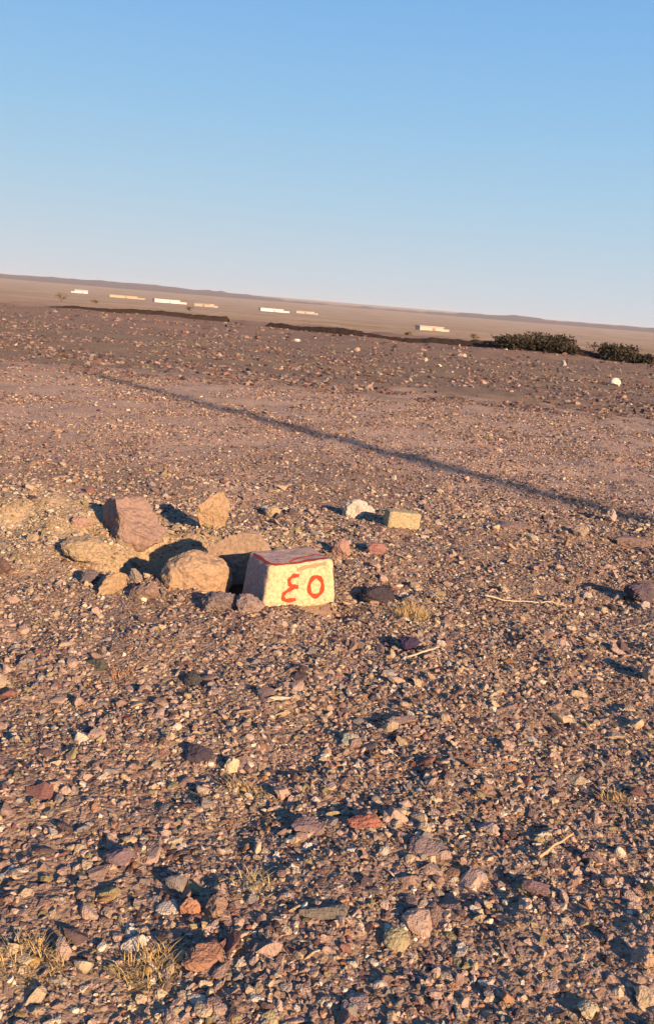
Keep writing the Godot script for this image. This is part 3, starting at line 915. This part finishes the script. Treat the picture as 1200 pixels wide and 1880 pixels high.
# ------------------------------------------------------------------ scene
func _ready() -> void:
	# camera: hand-held, tipped down and rolled
	var cam := Camera3D.new()
	cam.name = "camera"
	add_child(cam)
	cam.fov = 59.35
	cam.near = 0.05
	cam.far = 9000.0
	cam.position = Vector3(0, CAM_HEIGHT, 0)
	cam.rotation = Vector3(-deg_to_rad(12.6), 0, 0)
	cam.rotate_object_local(Vector3.BACK, deg_to_rad(4.76))
	cam.current = true

	var env := Environment.new()
	env.background_mode = Environment.BG_SKY
	# clear evening sky: pale haze at the horizon, deepening steadily to the zenith
	var sky_mat := PanoramaSkyMaterial.new()
	var steps := [[-90.0, Color(0.36, 0.29, 0.25)], [-2.0, Color(0.60, 0.55, 0.52)], [0.0, Color(0.795, 0.83, 0.86)], [2.5, Color(0.765, 0.825, 0.87)], [7.0, Color(0.665, 0.80, 0.895)], [12.0, Color(0.57, 0.755, 0.905)], [17.0, Color(0.50, 0.705, 0.90)], [30.0, Color(0.39, 0.60, 0.84)], [55.0, Color(0.27, 0.46, 0.73)], [90.0, Color(0.20, 0.37, 0.64)]]
	var pano := Image.create(64, 1024, false, Image.FORMAT_RGBF)
	for y in 1024:
		var el := 90.0 - 180.0 * (y + 0.5) / 1024.0
		var c := Color.BLACK
		for k in steps.size() - 1:
			if el >= steps[k][0] and el <= steps[k + 1][0]:
				c = steps[k][1].lerp(steps[k + 1][1], (el - steps[k][0]) / (steps[k + 1][0] - steps[k][0]))
		c = c.srgb_to_linear()
		for x in 64:
			pano.set_pixel(x, y, c)
	sky_mat.panorama = ImageTexture.create_from_image(pano)
	sky_mat.energy_multiplier = 0.49
	var sky := Sky.new()
	sky.sky_material = sky_mat
	env.sky = sky
	env.tonemap_mode = Environment.TONE_MAPPER_LINEAR
	env.tonemap_exposure = 2.1
	env.fog_enabled = true
	env.fog_density = 0.00012
	env.fog_light_color = Color(0.86, 0.84, 0.84)
	env.sdfgi_enabled = true
	env.ssao_enabled = true
	env.ssil_enabled = true
	var we := WorldEnvironment.new()
	we.name = "world_environment"
	we.environment = env
	add_child(we)

	# low sun behind the camera's right shoulder
	var elev := deg_to_rad(18.0)
	var flat := Vector2(-0.616, -0.788).normalized()
	sun_to = Vector3(flat.x * cos(elev), -sin(elev), flat.y * cos(elev))
	var sun := DirectionalLight3D.new()
	sun.name = "sun"
	sun.light_energy = 1.6
	sun.light_color = Color(1.0, 0.85, 0.68)
	sun.light_angular_distance = 0.7
	sun.shadow_enabled = true
	add_child(sun)
	sun.look_at_from_position(Vector3(0, 20, 0), Vector3(0, 20, 0) + sun_to, Vector3.UP)

	n_big = noise(1, 0.11)
	n_mid = noise(2, 1.3)
	n_fine = noise(3, 7.0)
	n_zone = noise(4, 0.55)
	tex_grain = noise_tex(noise(21, 0.03, FastNoiseLite.TYPE_SIMPLEX_SMOOTH, 5), 512, 0.0, 1.0)
	tex_mottle = noise_tex(noise(22, 0.012, FastNoiseLite.TYPE_SIMPLEX_SMOOTH, 5), 512, 0.74, 1.0)
	var cell := noise(23, 0.045, FastNoiseLite.TYPE_CELLULAR, 3)
	cell.cellular_return_type = FastNoiseLite.RETURN_DISTANCE
	tex_soil_height = noise_tex(cell, 1024, 1.0, 0.0)
	var cell2 := noise(23, 0.045, FastNoiseLite.TYPE_CELLULAR, 3)
	cell2.cellular_return_type = FastNoiseLite.RETURN_CELL_VALUE
	tex_soil = noise_tex(cell2, 1024, 0.70, 1.0)

	build_ground()
	build_hills()
	print("ground done")

	# banks: x, crest height, z
	bank("low dark bank on the left, ending at the gap", [Vector3(-21.0, 0.06, -66.0), Vector3(-16.0, 0.22, -66.2), Vector3(-8.4, 0.38, -66.4), Vector3(-8.1, 0.10, -66.4)], 31)
	bank("low dark bank on the right, running behind the shrubs", [Vector3(-4.9, 0.10, -60.4), Vector3(-4.6, 0.34, -60.1), Vector3(2.4, 0.36, -55.8), Vector3(8.6, 0.34, -53.2), Vector3(18.0, 0.34, -53.0), Vector3(26.0, 0.34, -54.0)], 32)

	building("small white house farthest left on the plain", -293, -1026, Vector3(14, 3.4, 8), 0.3, Color(0.80, 0.72, 0.66), Color(0.78, 0.7, 0.64), 2, true)
	building("long low pale shed right of the leftmost white house", -215, -900, Vector3(26, 3.0, 9), 0.1, Color(0.55, 0.43, 0.28), Color(0.58, 0.45, 0.3), 5, false)
	building("wide white farm building left of the bank's gap", -139.9, -724.7, Vector3(20, 3.2, 8), 0.45, Color(0.80, 0.72, 0.66), Color(0.80, 0.70, 0.62), 5, false)
	building("pale tan shed above the left bank's end", -98.7, -652, Vector3(12, 2.4, 7), -0.3, Color(0.66, 0.54, 0.42), Color(0.70, 0.58, 0.46), 3, false)
	building("long white building above the gap between the banks", -57, -724, Vector3(18, 2.8, 8), 0.3, Color(0.82, 0.76, 0.72), Color(0.82, 0.76, 0.70), 5, false)
	building("low cream shed right of the long white building", -34, -821, Vector3(14, 2.6, 8), -0.25, Color(0.70, 0.58, 0.46), Color(0.72, 0.6, 0.5), 3, false)
	building("low pink-white building beyond the right bank", 33.5, -356, Vector3(9.6, 1.7, 5), 0.3, Color(0.62, 0.47, 0.40), Color(0.66, 0.52, 0.44), 3, false)

	var sg := "dark shrubs along the right bank"
	var dark := Color(0.045, 0.037, 0.023)
	shrub("left dark shrub of the large clump by the right bank", Vector3(9.7, 0, -52.0), 2.1, 0.85, 1.6, 1100, dark, 41, sg)
	shrub("tallest dark shrub of the large clump by the right bank", Vector3(11.8, 0, -52.3), 2.6, 1.05, 2.0, 1900, dark, 42, sg)
	shrub("small dark shrub at the right end of the large clump", Vector3(13.15, 0, -52.2), 0.8, 0.5, 0.8, 300, dark, 43, sg)
	shrub("wide dark shrub standing apart at the right", Vector3(15.5, 0, -52.0), 2.3, 0.95, 1.6, 1300, dark, 44, sg)
	shrub("low dark shrub trailing off beside the wide shrub", Vector3(16.8, 0, -52.0), 1.5, 0.55, 1.0, 600, dark, 45, sg)
	shrub("little dark shrub nearest the right edge", Vector3(17.3, 0, -51.6), 0.6, 0.6, 0.6, 220, dark, 46, sg)
	var fg := "small far shrubs on the plain"
	var olive := Color(0.16, 0.115, 0.07)
	var spots := [[-46.0, -150.0, 1.6], [-40.0, -148.0, 1.0], [-25.0, -150.0, 1.1], [5.4, -75.0, 0.5], [11.8, -82.0, 0.7]]
	var tell := ["roundest shrub at the far left of the plain", "small shrub right of the roundest far shrub", "lone shrub above the left bank", "tiny shrub just beyond the middle of the right bank", "small shrub beyond the bank nearest the dark clump"]
	for k in spots.size():
		shrub(tell[k], Vector3(spots[k][0], 0, spots[k][1]), spots[k][2] * 1.3, spots[k][2] * 0.8, spots[k][2], 160, olive, 60 + k, fg, 0.06 + 0.06 * spots[k][2])

	build_post()
	var mx := -0.155
	var mz := -4.26
	build_marker(Vector3(mx, ground_height(mx, mz) - 0.012, mz), deg_to_rad(31.0))
	build_stones()

	var straw := lin(0.54, 0.42, 0.29)
	stick("straw", "short pale straw beside the yellow dry tuft", [Vector3(0.55, 0.022, -4.44), Vector3(0.60, 0.030, -4.37), Vector3(0.66, 0.022, -4.29)], 0.0048, straw)
	stick("straw", "long straight pale straw right of the short straw", [Vector3(0.84, 0.030, -4.42), Vector3(0.97, 0.032, -4.42), Vector3(1.12, 0.026, -4.42)], 0.0042, straw)
	stick("straw", "thin dull straw continuing from the long straw", [Vector3(1.13, 0.024, -4.42), Vector3(1.20, 0.026, -4.43), Vector3(1.26, 0.022, -4.42)], 0.004, lin(0.45, 0.34, 0.24))
	stick("twig", "curved pale twig under the dark blue-violet stone", [Vector3(0.38, 0.02, -3.52), Vector3(0.43, 0.03, -3.53), Vector3(0.48, 0.03, -3.57), Vector3(0.53, 0.03, -3.66)], 0.004, straw)
	stick("twig", "orange twig leaning in the gravel at the lower right", [Vector3(0.64, 0.02, -2.15), Vector3(0.70, 0.03, -2.21), Vector3(0.76, 0.035, -2.27)], 0.004, lin(0.55, 0.31, 0.16))
	var dry := Color(0.50, 0.34, 0.14)
	tuft("yellow dry grass tuft right of the marker stone", 0.45, -4.12, 0.085, 0.09, 150, dry, 81)
	tuft("yellow dry tuft near the right edge in the gravel", 0.96, -2.54, 0.04, 0.045, 60, dry, 82)
	tuft("yellow dry tuft at the lower left beside the reddish slab", -0.30, -1.66, 0.06, 0.05, 130, dry, 83)
	tuft("yellow dry tuft in the lower left corner", -0.54, -1.64, 0.07, 0.045, 120, dry, 84)
	tuft("small yellow dry tuft below the pointed cream stone", -0.18, -2.42, 0.05, 0.035, 70, dry, 85)
	tuft("pale dry tuft left of the bottom middle", -0.10, -1.95, 0.05, 0.04, 70, Color(0.52, 0.40, 0.2), 86)
	tuft("orange dry tuft on the left of the gravel flat", -0.72, -3.18, 0.045, 0.05, 50, Color(0.46, 0.26, 0.14), 87)

	build_gravel(cam)
